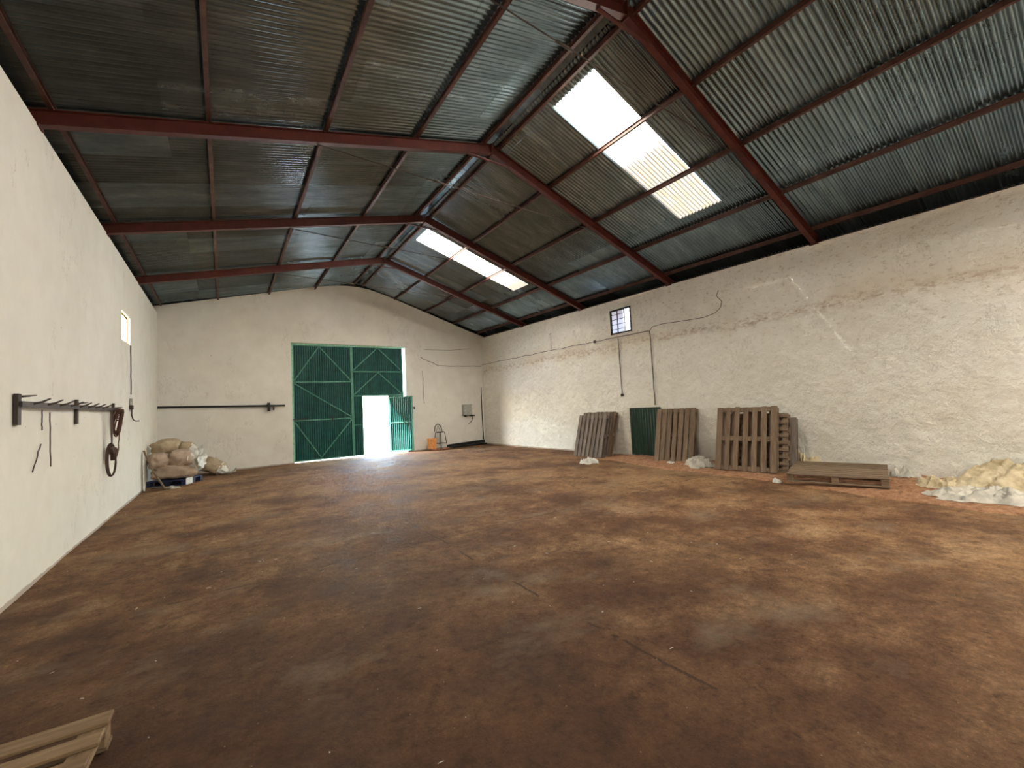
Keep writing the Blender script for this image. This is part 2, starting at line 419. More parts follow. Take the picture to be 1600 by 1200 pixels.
W1 = (11.23, 12.13, 3.35, 3.93)     # small window, left wall (Y0,Y1,Z0,Z1)
W2 = (7.94, 8.74, 3.62, 4.36)       # barred window, right wall
def edge_fade(u, z, holes, r=.15):
    f = 1
    for a, b, c, d in holes:
        du = max(a-u, 0, u-b); dz = max(c-z, 0, z-d); f = min(f, min(1, math.hypot(du, dz)/r))
    return f
def disp_r(u, z):
    if z > zb(XR, u)-.02: return .0
    w1 = fbm((u*1.3, z*1.3, 5), 2)*.9
    d = .022*fbm((u*.55, z*.8, 3), 3)+.013*fbm((u*2.6+w1, z*2.9, 9), 4)+.011*(.4-abs(fbm((u*6.0+w1*2, z*7.0-w1*2, 13), 4))*2.2)
    led = .5+.5*math.tanh((z-3.22-.05*fbm((u*.9, 5, 1), 3))*30)
    d += -.03*led if u < 17 else 0
    return (d+.004)*edge_fade(u, z, [W2])
def disp_l(u, z):
    return (.012*fbm((u*.5, z*.6, 20), 3)+.004*fbm((u*2.5, z*2.5, 2), 3))*edge_fade(u, z, [W1]) if z < zb(XL, u)-.02 else 0
wr = grid_wall('wall_right', lambda u, d, z: (XR+d, u, z), frange(YN, -1, .2)+frange(-1, YE, .045), frange(-.05, 4.6, .045), lambda u: zb(XR, u), lambda u: zb(XR, u)+.12,
               [W2], [M_right, M_gap_shade, M_right], .4, disp_r)
tag(wr, 'long roughly plastered whitewashed right wall with a brown stain line', 'wall', kind='structure')
wl = grid_wall('wall_left', lambda u, d, z: (XL-d, u, z), frange(YN, YE, .16), frange(-.05, 4.9, .16), lambda u: zb(XL, u), lambda u: zb(XL, u)+.15,
               [W1], [M_left, M_gap_shade, M_left], .4, disp_l)
tag(wl, 'smooth cream whitewashed left wall with the hook rack', 'wall', kind='structure')
prof = [(XL-.4, 5.15), (XL, 5.24), (2.9, 6.39), (3.6, 6.52), (3.95, 6.545), (4.34, 6.55), (4.8, 6.50), (5.35, 6.36), (6.69, 5.93), (8.14, 5.45), (9.08, 5.13), (XR, 4.93), (XR+.4, 4.80)]
def proftop(u):
    for (a, za), (b, zc) in zip(prof, prof[1:]):
        if a <= u <= b: return lerp(za, zc, (u-a)/(b-a))
    return prof[0][1] if u < 0 else prof[-1][1]
PROF = [p[0] for p in prof]
GX0, GX1, GZ = 1.97, 6.14, 4.27
we = grid_wall('wall_far', lambda u, d, z: (u, YE+d, z), frange(XL-.4, XR+.4, .2)+PROF, frange(-.05, 6.4, .2), proftop, lambda u: zb(u, YE+.3)+ZS+(.06 if abs(u-XA) < .5 else .02),
               [(GX0, GX1, -.05, GZ)], [M_far, M_gap_shade, M_far], .35, lambda u, z: .010*fbm((u*.6, z*.8, 31), 3)*edge_fade(u, z, [(GX0, GX1, -.05, GZ)]) if z < proftop(u)-.01 else 0)
tag(we, 'far gable wall, whitewashed, around the green gate', 'wall', kind='structure')
PROF = []
mb = MB(); mb.add([(XL-.4, YN, 0), (XR+.4, YN, 0), (XR+.4, YN, zb(XR, YN)+.2), (XA, YN, zb(XA, YN)+ZS), (XL-.4, YN, zb(XL, YN)+.2)], [(0,1,2,3,4)])
mb.add([(XL-.4, YN-.3, 0), (XR+.4, YN-.3, 0), (XR+.4, YN-.3, zb(XR, YN)+.2), (XA, YN-.3, zb(XA, YN)+ZS), (XL-.4, YN-.3, zb(XL, YN)+.2)], [(0,1,2,3,4)])
tag(mb.build('wall_near', M_far), 'plain gable wall behind the viewer', 'wall', kind='structure')

# ------------------------------------------------------------------ floor
def floor_z(x, y):
    z = .018*fbm((x*.45, y*.45, 2), 4)+.006*fbm((x*3, y*3, 7), 3)
    return min(z, .03)-.012
mb = MB(); xs = frange(XL-.02, XR+.02, .09); ys = frange(YN, YE+.38, .09)
V = [(x, y, floor_z(x, y)) for y in ys for x in xs]; nx = len(xs)
mb.add(V, [(j*nx+i, j*nx+i+1, (j+1)*nx+i+1, (j+1)*nx+i) for j in range(len(ys)-1) for i in range(nx-1)], 0, True)
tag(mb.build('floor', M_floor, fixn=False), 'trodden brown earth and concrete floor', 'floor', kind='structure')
mb = MB(); mb.add([(-60, YE+.3, -.05), (70, YE+.3, -.05), (70, 110, -.05), (-60, 110, -.05)], [(0,1,2,3)])
mb.add([(XR+.38, -60, -.06), (70, -60, -.06), (70, YE+.4, -.06), (XR+.38, YE+.4, -.06)], [(0,1,2,3)])
mb.add([(-60, -60, -.06), (XL-.38, -60, -.06), (XL-.38, YE+.4, -.06), (-60, YE+.4, -.06)], [(0,1,2,3)])
tag(mb.build('trim_1', M_ground), 'pale sunlit yard outside the open gate', 'ground', kind='structure')

# loose red earth heaped along the right wall
mb = MB(); xs = frange(7.4, XR+.03, .04); ys = frange(-1.6, 9.2, .06)
def heap_h(x, y):
    e = 8.35+.5*max(0, y-6)/3+.22*fbm((y*.7, 3, 1), 3)-.45*max(0, min(1, (4.2-y)/3))
    t = max(0, (x-e)/(XR-e)); h = .012+.075*t**.8
    if y > 7.5: h *= max(0, 1-(y-7.5)/1.6)
    h *= 1+.35*fbm((x*3, y*3, 4), 4)
    h += .020*fbm((x*9, y*9, 6), 4)*min(1, t*4)
    return h if x > e else -.03+.35*(x-e)*0-.0
V = []; ok = []
for y in ys:
    for x in xs:
        h = heap_h(x, y); V.append((x, y, floor_z(x, y)+h)); ok.append(h > -.02)
nx = len(xs)
mb.add(V, [(j*nx+i, j*nx+i+1, (j+1)*nx+i+1, (j+1)*nx+i) for j in range(len(ys)-1) for i in range(nx-1) if any(ok[k] for k in (j*nx+i, j*nx+i+1, (j+1)*nx+i+1, (j+1)*nx+i))], 0, True)
tag(mb.build('loose_earth', M_earth, fixn=False), 'loose reddish earth spread along the foot of the right wall', 'earth', kind='stuff')
# grit and straw crumbs on the floor
mb = MB()
for k in range(420):
    y = random.uniform(1.6, 14); x = random.uniform(XL+.1, 8.6); s = random.uniform(.002, .006)
    a = random.uniform(0, PI); z = floor_z(x, y)+.002
    M = Matrix.Translation((x, y, z)) @ Matrix.Rotation(a, 4, 'Z') @ Matrix.Rotation(random.uniform(-.4,.4), 4, 'X')
    l = s*random.choice((1, 1, 2.2, 4))
    mb.add([(-l,-s*.6,0),(l,-s*.5,0),(l*.8,s*.6,0),(-l*.9,s*.5,0),(0,0,s)], [(0,1,4),(1,2,4),(2,3,4),(3,0,4),(3,2,1,0)], 0, False, M)
tag(mb.build('floor_crumbs', M_greyp, fixn=False), 'pale crumbs and bits of straw strewn over the brown floor', 'debris', kind='stuff')
mb = MB()
for k in range(120):
    x = random.gauss(8.35, .55); y = random.gauss(14.6, .5)
    if x > 9.6: continue
    s = random.uniform(.008, .03); M = Matrix.Translation((x, y, floor_z(x, y))) @ Matrix.Rotation(random.uniform(0, 3), 4, 'Z')
    mb.add([(-s,-s,0),(s,-s*.8,0),(s*.9,s,0),(-s,s*.7,0),(0,.1*s,s*.8)], [(0,1,4),(1,2,4),(2,3,4),(3,0,4),(3,2,1,0)], 0, False, M)
tag(mb.build('rubble', plain('grey_rubble', (.2, .18, .16), .9), fixn=False), 'grey rubble crumbs on the floor near the far right corner', 'rubble', kind='stuff')

# ------------------------------------------------------------------ roof
roof = empty('ceiling'); tag(roof, 'corrugated metal roof underside on both slopes', 'ceiling', kind='structure')
AMP = .017
def corr(mb, x0, x1, y0, y1, dz=0.0, mi=0, xsegs=None):
    n = max(2, int(round((y1-y0)/PITCH*8))); ys = [y0+(y1-y0)*i/n for i in range(n+1)]
    xs = xsegs or frange(x0, x1, 1.2); nx = len(xs)
    V = [(x, y, zb(x, y)+ZS+dz+AMP*math.cos(2*PI*y/PITCH)) for y in ys for x in xs]
    mb.add(V, [(j*nx+i, j*nx+i+1, (j+1)*nx+i+1, (j+1)*nx+i) for j in range(len(ys)-1) for i in range(nx-1)], mi, True)
SKY = [(-5.4, -4.4), (-2.25, -1.25), (4.22, 5.17), (10.6, 11.45)]; SX0, SX1 = 4.72, 8.13  # first panel is unseen fill light added to brighten the near walls
# each row of sheets laps over the row below it
mb = MB()
rowsL = [XL-.45, .55, 2.55, XA-.09]
for i, (a, b) in enumerate(zip(rowsL, rowsL[1:])):
    corr(mb, a, b+(.1 if i < 2 else 0), YN-.2, YE+.5, (i % 2)*.004)
mb.build('left_slope', M_sheet, roof, fixn=False)
mb = MB()
corr(mb, XA+.09, SX0+.02, YN-.2, YE+.5, .004)
corr(mb, SX1-.02, XR+.45, YN-.2, YE+.5, .004)
yy = [YN-.2]+[v for s_ in SKY for v in s_]+[YE+.5]
for k in range(0, len(yy), 2): corr(mb, SX0, SX1, yy[k], yy[k+1], 0)
mb.build('right_slope', M_sheet, roof, fixn=False)
mb = MB()
for sgn, xe in ((-1, XA-.27), (1, XA+.27)):
    ys = frange(YN-.2, YE+.5, 2.0)
    V = []
    for y in ys:
        V += [(XA, y, zb(XA, y)+ZS+.045), (xe, y, zb(xe, y)+ZS+.016)]
    mb.add(V, [(2*i, 2*i+1, 2*i+3, 2*i+2) for i in range(len(ys)-1)], 0)
mb.build('ridge_cap', M_sheet, roof, fixn=False)
mb = MB()
for x in (XL-.42, XR+.42):
    pass
for x0, x1 in ((XL-.44, XL-.40), (XR+.40, XR+.44)):
    for a, b in zip(frange(YN-.2, YE+.5, 3), frange(YN-.2, YE+.5, 3)[1:]):
        za = zb(max(XL, min(XR, x0)), a); zc = zb(max(XL, min(XR, x0)), b)
        mb.add([(x0, a, za-.3), (x0, b, zc-.3), (x0, b, zc+.35), (x0, a, za+.35), (x1, a, za-.3), (x1, b, zc-.3), (x1, b, zc+.35), (x1, a, za+.35)],
               [(0,1,2,3), (4,5,6,7), (0,1,5,4), (3,2,6,7)], 0)
mb.build('eaves_board', M_gap_shade, roof)  # unseen boards added outside the walls to stop light leaking in
for k, (a, b) in enumerate(SKY):
    mb = MB(); corr(mb, SX0, SX1, a, b, -.001)
    o = mb.build('translucent_roof_panel', M_skys[k], fixn=False)
    tag(o, ['rearmost glowing translucent corrugated panel far behind the viewer', 'glowing translucent corrugated panel just behind the viewer', 'large nearest glowing translucent corrugated panel in the right roof slope', 'farther, smaller-looking glowing translucent corrugated panel in the right roof slope near the ridge'][k], 'skylight', 'translucent panels in the roof')

# steel portal rafters
ordn = ['nearest', 'second nearest', 'third', 'farthest']
for k, y in enumerate(FY):
    e = empty('steel_rafter', (XA, y, zb(XA, y)))
    tag(e, ['nearest dark red steel roof frame, in front of the near bright roof panel', 'second dark red steel roof frame, just beyond the near bright roof panel',
            'third dark red steel roof frame, just in front of the far bright roof panel', 'farthest dark red steel roof frame, closest to the green gate wall'][k], 'beam', 'dark red steel roof frames')
    o = Vector((XA, y, zb(XA, y)))
    Mi = Matrix.Translation(-o)
    def part(name, f, m=M_red):
        mb = MB(); f(mb); mb.v = [tuple(Vector(v)-o) for v in mb.v]; return mb.build(name, m, e)
    part('left_beam', lambda b: b.ibeam((XL-.25, y, zb(XL, y)+.0-.25*(zb(XA,y)-zb(XL,y))/(XA-XL)), (XA, y, zb(XA, y)), RH, .095))
    part('right_beam', lambda b: b.ibeam((XA, y, zb(XA, y)), (XR+.25, y, zb(XR, y)-.25*(zb(XA,y)-zb(XR,y))/(XR-XA)), RH, .095))
    part('apex_plate', lambda b: b.box(XA-.012, XA+.012, y-.055, y+.055, zb(XA, y)-.03, zb(XA, y)+RH+.02))
    def ap(b):
        z = zb(XA-.5, y)-.006
        b.bar((XA-.52, y, z), (XA+.40, y, zb(XA+.40, y)-.004), .045, .02, (0,1,0))
    part('apex_tie', ap)
    def rod(b):
        z1, z2 = zb(1.2, y)-.01, zb(7.1, y)+.0
        b.tube([(1.2, y, z1), (7.1, y, min(z1, z2))], .0085, 6)
        b.tube([(3.1, y, lerp(z1, min(z1,z2), .322)), (3.35, y, lerp(z1, min(z1,z2), .364))], .017, 8)
    part('tie_rod', rod, M_dark)
    part('bearing_plate', lambda b: b.box(XL-.3, XL+.02, y-.08, y+.08, zb(XL, y)-.02, zb(XL, y)))
    part('bearing_plate', lambda b: b.box(XR-.02, XR+.3, y-.08, y+.08, zb(XR, y)-.02, zb(XR, y)))
# purlins
PX = [(XL+.10, 'along the top of the left wall'), (-.13, 'on the left slope, first above the left wall'), (1.33, 'in the middle of the left roof slope'), (2.80, 'on the left slope, next below the ridge'),
      (XA-.17, 'beside the ridge on its left side'), (XA+.17, 'beside the ridge on its right side'), (5.78, 'on the right slope, next below the ridge'), (7.10, 'in the middle of the right roof slope'),
      (8.43, 'on the right slope, lowest one above the eave'), (XR-.13, 'along the top of the right wall')]
for x, d in PX:
    mb = MB(); ya, yb = YN+.02, YE+.06
    o = Vector((x, (ya+yb)/2, zb(x, 5)+RH))
    mb.ibeam(Vector((x, ya, zb(x, ya)+RH+.002))-o, Vector((x, yb, zb(x, yb)+RH+.002))-o, PH, .05, .006, .005)
    p = mb.build('steel_purlin', M_pur); p.location = o
    tag(p, 'long thin rusty red steel purlin '+d, 'purlin', 'purlins under the roof sheets')

# ------------------------------------------------------------------ windows
w = empty('window_1', (XL-.2, (W1[0]+W1[1])/2, W1[2])); tag(w, 'small cream glazed window high in the left wall', 'window', kind='structure')
mb = MB(); a, b, c, d = W1; ym = (a+b)/2
def rel(mb, o): mb.v = [tuple(Vector(v)-Vector(o)) for v in mb.v]
mb.box(XL-.07, XL-.04, a, b, c, c+.03); mb.box(XL-.07, XL-.04, a, b, d-.03, d); mb.box(XL-.07, XL-.04, a, a+.03, c, d); mb.box(XL-.07, XL-.04, b-.03, b, c, d)
rel(mb, w.location); mb.build('window_frame', M_dark, w)
mpane, nt, bb = mat('cream_fibreglass_pane'); bb.inputs['Base Color'].default_value = (.85, .74, .5, 1)
tr = nt.nodes.new('ShaderNodeBsdfTranslucent'); tr.inputs[0].default_value = (.98, .86, .60, 1); mx = nt.nodes.new('ShaderNodeMixShader'); mx.inputs[0].default_value = .8
L(nt, bb.outputs[0], mx.inputs[1]); L(nt, tr.outputs[0], mx.inputs[2]); L(nt, mx.outputs[0], nt.nodes['Material Output'].inputs[0])
mb = MB(); mb.box(XL-.064, XL-.056, a+.02, b-.02, c+.02, d-.02); rel(mb, w.location); mb.build('pane', mpane, w)

w = empty('window_2', (XR, (W2[0]+W2[1])/2, W2[2])); tag(w, 'small barred window high in the right wall', 'window', kind='structure')
a, b, c, d = W2; mb = MB(); t = .045
mb.box(XR-.01, XR+.05, a, b, c, c+t); mb.box(XR-.01, XR+.05, a, b, d-t, d); mb.box(XR-.01, XR+.05, a, a+t, c, d); mb.box(XR-.01, XR+.05, b-t, b, c, d)
rel(mb, w.location); mb.build('window_frame', M_black, w)
mb = MB()
for i in (1, 2): mb.bar((XR+.02, lerp(a, b, i/3), c), (XR+.02, lerp(a, b, i/3), d), .022, .022, (0,1,0))
for i in range(1, 5): mb.bar((XR+.02, a, lerp(c, d, i/5)), (XR+.02, b, lerp(c, d, i/5)), .016, .016, (0,0,1))
rel(mb, w.location); mb.build('window_bars', M_black, w)
mf, nt, bb = mat('frosted_glass_pane'); bb.inputs['Base Color'].default_value = (.9, .84, .82, 1)
tr = nt.nodes.new('ShaderNodeBsdfTranslucent'); tr.inputs[0].default_value = (.42, .38, .375, 1); mx = nt.nodes.new('ShaderNodeMixShader'); mx.inputs[0].default_value = .9
L(nt, bb.outputs[0], mx.inputs[1]); L(nt, tr.outputs[0], mx.inputs[2]); L(nt, mx.outputs[0], nt.nodes['Material Output'].inputs[0])
mb = MB(); mb.box(XR+.034, XR+.040, a+(b-a)*.40, b-.02, c+.02, d-.02); rel(mb, w.location); mb.build('pane', mf, w)
# shed seen through the barred window
e = empty('neighbouring_shed', (18, 10, 0)); tag(e, 'grey roofed neighbouring shed outside the small barred window', 'building')
mb = MB(); mb.box(-2, 4, -9, 5.0, -.1, 6.5); mb.build('wall', plain('grey_render', (.05,.05,.05), .9), e)
mb = MB()
for k in range(6):
    z = 6.4+.45*k
    mb.add([(-2.4+.9*k, -9.3, z), (-2.4+.9*k, 5.2, z), (-1.4+.9*k, 5.2, z+.36), (-1.4+.9*k, -9.3, z+.36)], [(0,1,2,3)], k % 2)
mb.build('roof', [plain('grey_slate', (.018, .020, .024), .9), plain('pale_gutter', (.06, .058, .052), .9)], e)

# ------------------------------------------------------------------ gate
g = empty('door_1', (4.05, YE+.12, 0)); tag(g, 'tall green corrugated double gate with an open wicket door in the far wall', 'gate', kind='structure')
GY = .0
def g_sheet(x0, x1, z0, z1, name='gate_sheet', M=None, y=0.0, p=None, m=None):
    mb = MB(); n = int((x1-x0)/PITCH*8); xs = [x0+(x1-x0)*i/n for i in range(n+1)]
    V = []
    for x in xs:
        yy = y+.03+.019*math.cos(2*PI*x/PITCH); V += [(x, yy, z0), (x, yy, z1)]
    mb.add(V, [(2*i, 2*i+2, 2*i+3, 2*i+1) for i in range(n)], 0, True)
    V = [(x, yv+.003, z) for (x, yv, z) in V]
    mb.add(V, [(2*i, 2*i+1, 2*i+3, 2*i+2) for i in range(n)], 0, True)
    return mb.build(name, m or M_green, p or g, M, fixn=False)
def g_bars(name, segs, w=.04, p=None, M=None):
    mb = MB()
    for a, b in segs: mb.bar((a[0], 0, a[1]), (b[0], 0, b[1]), .022, w, (0,1,0))
    return mb.build(name, M_green2, p or g, M)
gx = 4.05
def X(x): return x-gx
LX0, LX1, LT = 2.025, 4.045, 4.215
RX0, RX1, RT = 4.05, 6.06, 4.23
ll = empty('left_leaf'); ll.parent = g
g_sheet(X(LX0), X(LX1), .025, LT, p=ll)
g_bars('leaf_frame', [((X(LX0)+.02, .05), (X(LX0)+.02, LT)), ((X(LX1)-.02, .05), (X(LX1)-.02, LT)), ((X(LX0), LT-.02), (X(LX1), LT-.02)), ((X(LX0), .045), (X(LX1), .045)),
                    ((X(LX0), 2.86), (X(LX1), 2.86)), ((X(LX0), 1.48), (X(LX1), 1.48))], .045, ll)
mx_ = (LX0+LX1)/2-.13
g_bars('diagonal_brace', [((X(LX0)+.03, 2.90), (X(mx_), LT-.04)), ((X(LX1)-.03, 2.90), (X(mx_), LT-.04)), ((X(LX0)+.03, 2.82), (X(LX1)-.03, 1.52)),
                        ((X(LX0)+.03, 1.44), (X(mx_), .10)), ((X(LX1)-.03, 1.44), (X(mx_), .10))], .04, ll)
rl = empty('right_leaf'); rl.parent = g
OX0, OX1, OZ = 4.43, 5.42, 2.29
g_sheet(X(RX0), X(RX1), OZ, RT, p=rl); g_sheet(X(RX0), X(OX0), .025, OZ, 'side_sheet', p=rl); g_sheet(X(OX1), X(RX1), .025, OZ, 'side_sheet', p=rl)
g_bars('leaf_frame', [((X(RX0)+.02, .05), (X(RX0)+.02, RT)), ((X(RX1)-.02, .05), (X(RX1)-.02, RT)), ((X(RX0), RT-.02), (X(RX1), RT-.02)), ((X(RX0), 3.25), (X(RX1), 3.25)),
                    ((X(RX0), OZ+.02), (X(RX1), OZ+.02)), ((X(OX0)-.02, .05), (X(OX0)-.02, OZ)), ((X(OX1)+.02, .05), (X(OX1)+.02, OZ)), ((X(RX0), 1.2), (X(OX0), 1.2)), ((X(OX1), 1.2), (X(RX1), 1.2))], .045, rl)
mr = (RX0+RX1)/2
g_bars('diagonal_brace', [((X(RX0)+.03, 3.28), (X(mr), RT-.03)), ((X(RX1)-.03, 3.28), (X(mr), RT-.03)), ((X(RX0)+.03, 2.33), (X(mr), 3.22)), ((X(RX1)-.03, 2.33), (X(mr), 3.22))], .04, rl)
wd = empty('wicket_door', (X(OX1)+.02, -.035, 0)); wd.parent = g; wd.rotation_euler.z = -WA if (WA := math.radians(28)) else 0
wd['label'] = 'open green corrugated wicket door'
g_sheet(0, .92, .06, 2.24, 'wicket_sheet', p=wd, y=-.01)
g_bars('wicket_frame', [((.02, .06), (.02, 2.24)), ((.90, .06), (.90, 2.24)), ((0, 2.22), (.92, 2.22)), ((0, .08), (.92, .08)), ((0, 1.2), (.92, 1.2))], .04, wd)
M_mint = plain('pale_green_frame_paint', (.30, .62, .46), .5)  # pale green bars added to paint the glow around the gate edges
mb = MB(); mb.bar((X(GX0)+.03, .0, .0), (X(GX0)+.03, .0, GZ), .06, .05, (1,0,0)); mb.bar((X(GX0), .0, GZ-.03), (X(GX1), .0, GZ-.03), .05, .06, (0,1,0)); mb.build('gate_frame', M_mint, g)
mb = MB(); mb.bar((-2.36, -.1, 1.53), (-1.55, -.04, 1.53), .02, .03, (0,1,0)); mb.bar((-.74, -.03, 1.42), (-.74, -.03, 1.62), .02, .04, (0,1,0)); mb.build('gate_bolt', M_dark, g)
mb = MB(); mb.bar((2.2, -.16, 1.78), (2.42, -.16, 1.78), .02, .02, (0,1,0)); mb.box(2.38, 2.42, -.17, -.12, 1.7, 1.8); mb.build('wall_catch', M_dark, g)

# small dark green hatch in the right wall
h = empty('door_2', (XR-.03, 7.66, .06)); tag(h, 'low dark green corrugated metal hatch in the right wall', 'hatch', kind='structure')
mb = MB(); n = 110; V = []
for i in range(n+1):
    y = -.5+1.0*i/n; x = .012*math.cos(2*PI*y/.09)-.02; V += [(x, y, 0), (x, y, 1.32)]
mb.add(V, [(2*i, 2*i+2, 2*i+3, 2*i+1) for i in range(n)], 0, True); mb.build('hatch_sheet', M_green3, h, fixn=False)
mb = MB()
for a_, b_ in (((0,-.5,0),(0,-.5,1.32)), ((0,.5,0),(0,.5,1.32)), ((0,-.5,1.32),(0,.5,1.32)), ((0,-.5,.02),(0,.5,.02))): mb.bar(a_, b_, .05, .03, (1,0,0))
mb.build('hatch_frame', M_green3, h)

# ------------------------------------------------------------------ pallets
def make_pallet(Lg, W, wood, ntop=7, bw=.122, T=.144, seed=0, nbase=3):
    """lies flat; deck boards along X, origin at the centre of the underside"""
    rnd = random.Random(seed)
    e = empty('wooden_pallet')
    def part(name, x0, x1, y0, y1, z0, z1, turn=False):
        cx, cy, cz = (x0+x1)/2, (y0+y1)/2, (z0+z1)/2; mb = MB()
        dx, dy, dz = (x1-x0)/2, (y1-y0)/2, (z1-z0)/2
        if turn: mb.box(-dy, dy, -dx, dx, -dz, dz, bev=.004)
        else: mb.box(-dx, dx, -dy, dy, -dz, dz, bev=.004)
        o = mb.build(name, wood, e)
        o.location = (cx, cy, cz); o.rotation_euler = (rnd.uniform(-.004,.004), 0, (PI/2 if turn else 0)+rnd.uniform(-.006, .006))
        return o
    for i in range(ntop):
        y = -W/2+bw/2+(W-bw)*i/(ntop-1); w2 = bw*rnd.uniform(.86, 1.0)
        if i in (0, ntop-1): w2 = bw*1.08
        dx = rnd.uniform(-.008, .008)
        part('deck_board', -Lg/2+dx, Lg/2+dx, y-w2/2, y+w2/2, T-.022, T)
    for x in (-Lg/2+.055, 0, Lg/2-.055):
        part('cross_board', x-.05, x+.05, -W/2, W/2, T-.044, T-.022, True)
        for y in (-W/2+.055, 0, W/2-.055): part('block', x-.05, x+.05, y-.05, y+.05, .022, T-.044)
    bh = .05 if nbase == 3 else .085
    for q in range(nbase):
        y = -W/2+bh+(W-2*bh)*q/(nbase-1); part('base_board', -Lg/2, Lg/2, y-bh, y+bh, 0, .022)
    return e
def stand(p, base, yaw, lean, Lg, roll=0.0, T=.144):
    """stand a pallet on its end against the right wall; base = foot centre of the DECK face, facing -X"""
    # local X -> up, local Z (deck normal) -> facing room (-X), local Y -> along the wall
    R = Matrix(((0, 0, -1), (0, 1, 0), (1, 0, 0))).to_4x4()
    T0 = Matrix.Translation((Lg/2, 0, -T))
    p.matrix_world = Matrix.Translation(base) @ Matrix.Rotation(yaw, 4, 'Z') @ Matrix.Rotation(lean, 4, 'Y') @ Matrix.Rotation(roll, 4, 'X') @ R @ T0
def lean_stack(defs, base, yaw, lean, gname, T=.144):
    n = Vector((math.cos(lean), 0, -math.sin(lean)))
    for k, df in enumerate(defs):
        (Lg, W, wood, nt_, lab, dy, horiz, sd), bw_ = df[:8], (df[8] if len(df) > 8 else .116)
        p = make_pallet(Lg if not horiz else W, W if not horiz else Lg, wood, nt_, seed=sd, T=T, bw=bw_, nbase=5)
        off = (T+.004)*k
        b = Vector(base)+Vector((math.cos(yaw), math.sin(yaw), 0))*off/math.cos(lean)+Vector((-math.sin(yaw), math.cos(yaw), 0))*dy
        b.z = base[2]+.0
        hh = Lg
        if not horiz: stand(p, b, yaw, lean, Lg, T=T)
        else:
            # boards run along the wall
            R = Matrix(((0, 0, -1), (1, 0, 0), (0, -1, 0))).to_4x4()
            p.matrix_world = Matrix.Translation(b) @ Matrix.Rotation(yaw, 4, 'Z') @ Matrix.Rotation(lean, 4, 'Y') @ R @ Matrix.Translation((0, -Lg/2, -T))
        tag(p, lab, 'pallet', gname)
lean_stack([(1.36, 1.16, M_wood, 7, 'big upright wooden pallet leaning at the front of the stack nearest the camera', 0, False, 1, .105),
            (1.20, 1.16, M_wood, 9, 'wooden pallet with horizontal boards directly behind the big front pallet', -.16, True, 2, .082),
            (1.10, 1.16, M_wood_g, 7, 'rearmost pallet of the right hand stack, touching the wall', -.26, False, 3)], (8.78, 4.54, .045), math.radians(8.0), math.radians(16.5), 'pallets leaning beside the floor pallet')
lean_stack([(1.36, 1.02, M_wood, 7, 'single upright wooden pallet leaning beside the dark green hatch', 0, False, 5)], (9.20, 6.50, .035), math.radians(7), math.radians(15), 'pallets leaning on the right wall')
lean_stack([(1.28, 1.10, M_wood_g, 7, 'greyish front pallet of the farthest leaning stack, lowest top edge', 0.02, False, 8),
            (1.36, 1.06, M_wood_g, 7, 'middle pallet of the farthest leaning stack', 0.0, False, 9),
            (1.36, 1.06, M_wood, 7, 'rearmost pallet of the farthest leaning stack, touching the wall', -.10, False, 11)], (8.90, 9.20, .0), math.radians(2), math.radians(17), 'farthest leaning pallets', .125)
p = make_pallet(1.36, 1.24, M_wood, 8, bw=.105, seed=20)
tag(p, 'wooden pallet lying flat on the loose earth by the right wall', 'pallet')
p.matrix_world = Matrix.Translation((8.93, 2.99, .075)) @ Matrix.Rotation(math.atan2(-.965, .26), 4, 'Z') @ Matrix.Rotation(math.radians(2.6), 4, 'X')
p = make_pallet(1.12, 1.25, M_wood_y, 8, bw=.098, seed=30)
tag(p, 'pale wooden pallet lying in the near left corner, cut by the picture edge', 'pallet')
p.matrix_world = Matrix.Translation((-1.072, 2.455, .005)) @ Matrix.Rotation(math.radians(-2), 4, 'Z')

# ------------------------------------------------------------------ sacks, sheets, bags
def sack(name, loc, dims, rot, m, label, seed, tie=0.0, cat='sack', group=None, flat=.35):
    rx, ry, rz = dims; U, Vn = 40, 24; mb = MB(); V = []
    for j in range(Vn+1):
        ph = -PI/2+PI*j/Vn
        for i in range(U):
            th = 2*PI*i/U
            def sp(c, e): return math.copysign(abs(c)**e, c)
            x = sp(math.cos(ph), .7)*sp(math.cos(th), .75); y = sp(math.cos(ph), .7)*sp(math.sin(th), .75); z = sp(math.sin(ph), .8)
            p = Vector((x*rx, y*ry, z*rz))
            d = fbm((x*1.6+seed*7, y*1.6, z*1.6), 4)*.22+abs(fbm((x*3.2, y*3.2+seed*3, z*3.2), 3))*-.16
            p *= 1+d
            if p.z < -rz*(1-flat): p.z = -rz*(1-flat)+(p.z+rz*(1-flat))*.15
            V.append(p)
    F = [(j*U+i, j*U+(i+1) % U, (j+1)*U+(i+1) % U, (j+1)*U+i) for j in range(Vn) for i in range(U)]
    mb.add(V, F, 0, True)
    o = mb.build(name, m); o.location = loc; o.rotation_euler = rot
    tag(o, label, cat, group)
    if tie:
        mb = MB(); V = []; n1, n2 = 14, 36
        for j in range(n1+1):
            t = j/n1; r = (.9-.55*math.sin(min(1, t*1.6)*PI/2)) if t < .6 else (.35+.55*(t-.6)/.4)
            for i in range(n2):
                a = 2*PI*i/n2; w_ = 1+.12*math.sin(a*7+seed+t*3)*t+.3*fbm((math.cos(a)*2+seed, math.sin(a)*2, t*3), 3)
                V.append(((.72+t*.85)*rx, math.cos(a)*ry*r*w_, math.sin(a)*rz*r*w_*.95-.25*rz*t))
        mb.add(V, [(j*n2+i, j*n2+(i+1) % n2, (j+1)*n2+(i+1) % n2, (j+1)*n2+i) for j in range(n1) for i in range(n2)], 0, True)
        c = mb.build('gathered_plastic_end', M_plast, o, fixn=False); c['label'] = 'crinkled white plastic end of the sack'
    return o
GS = 'sacks piled on the blue pallet'
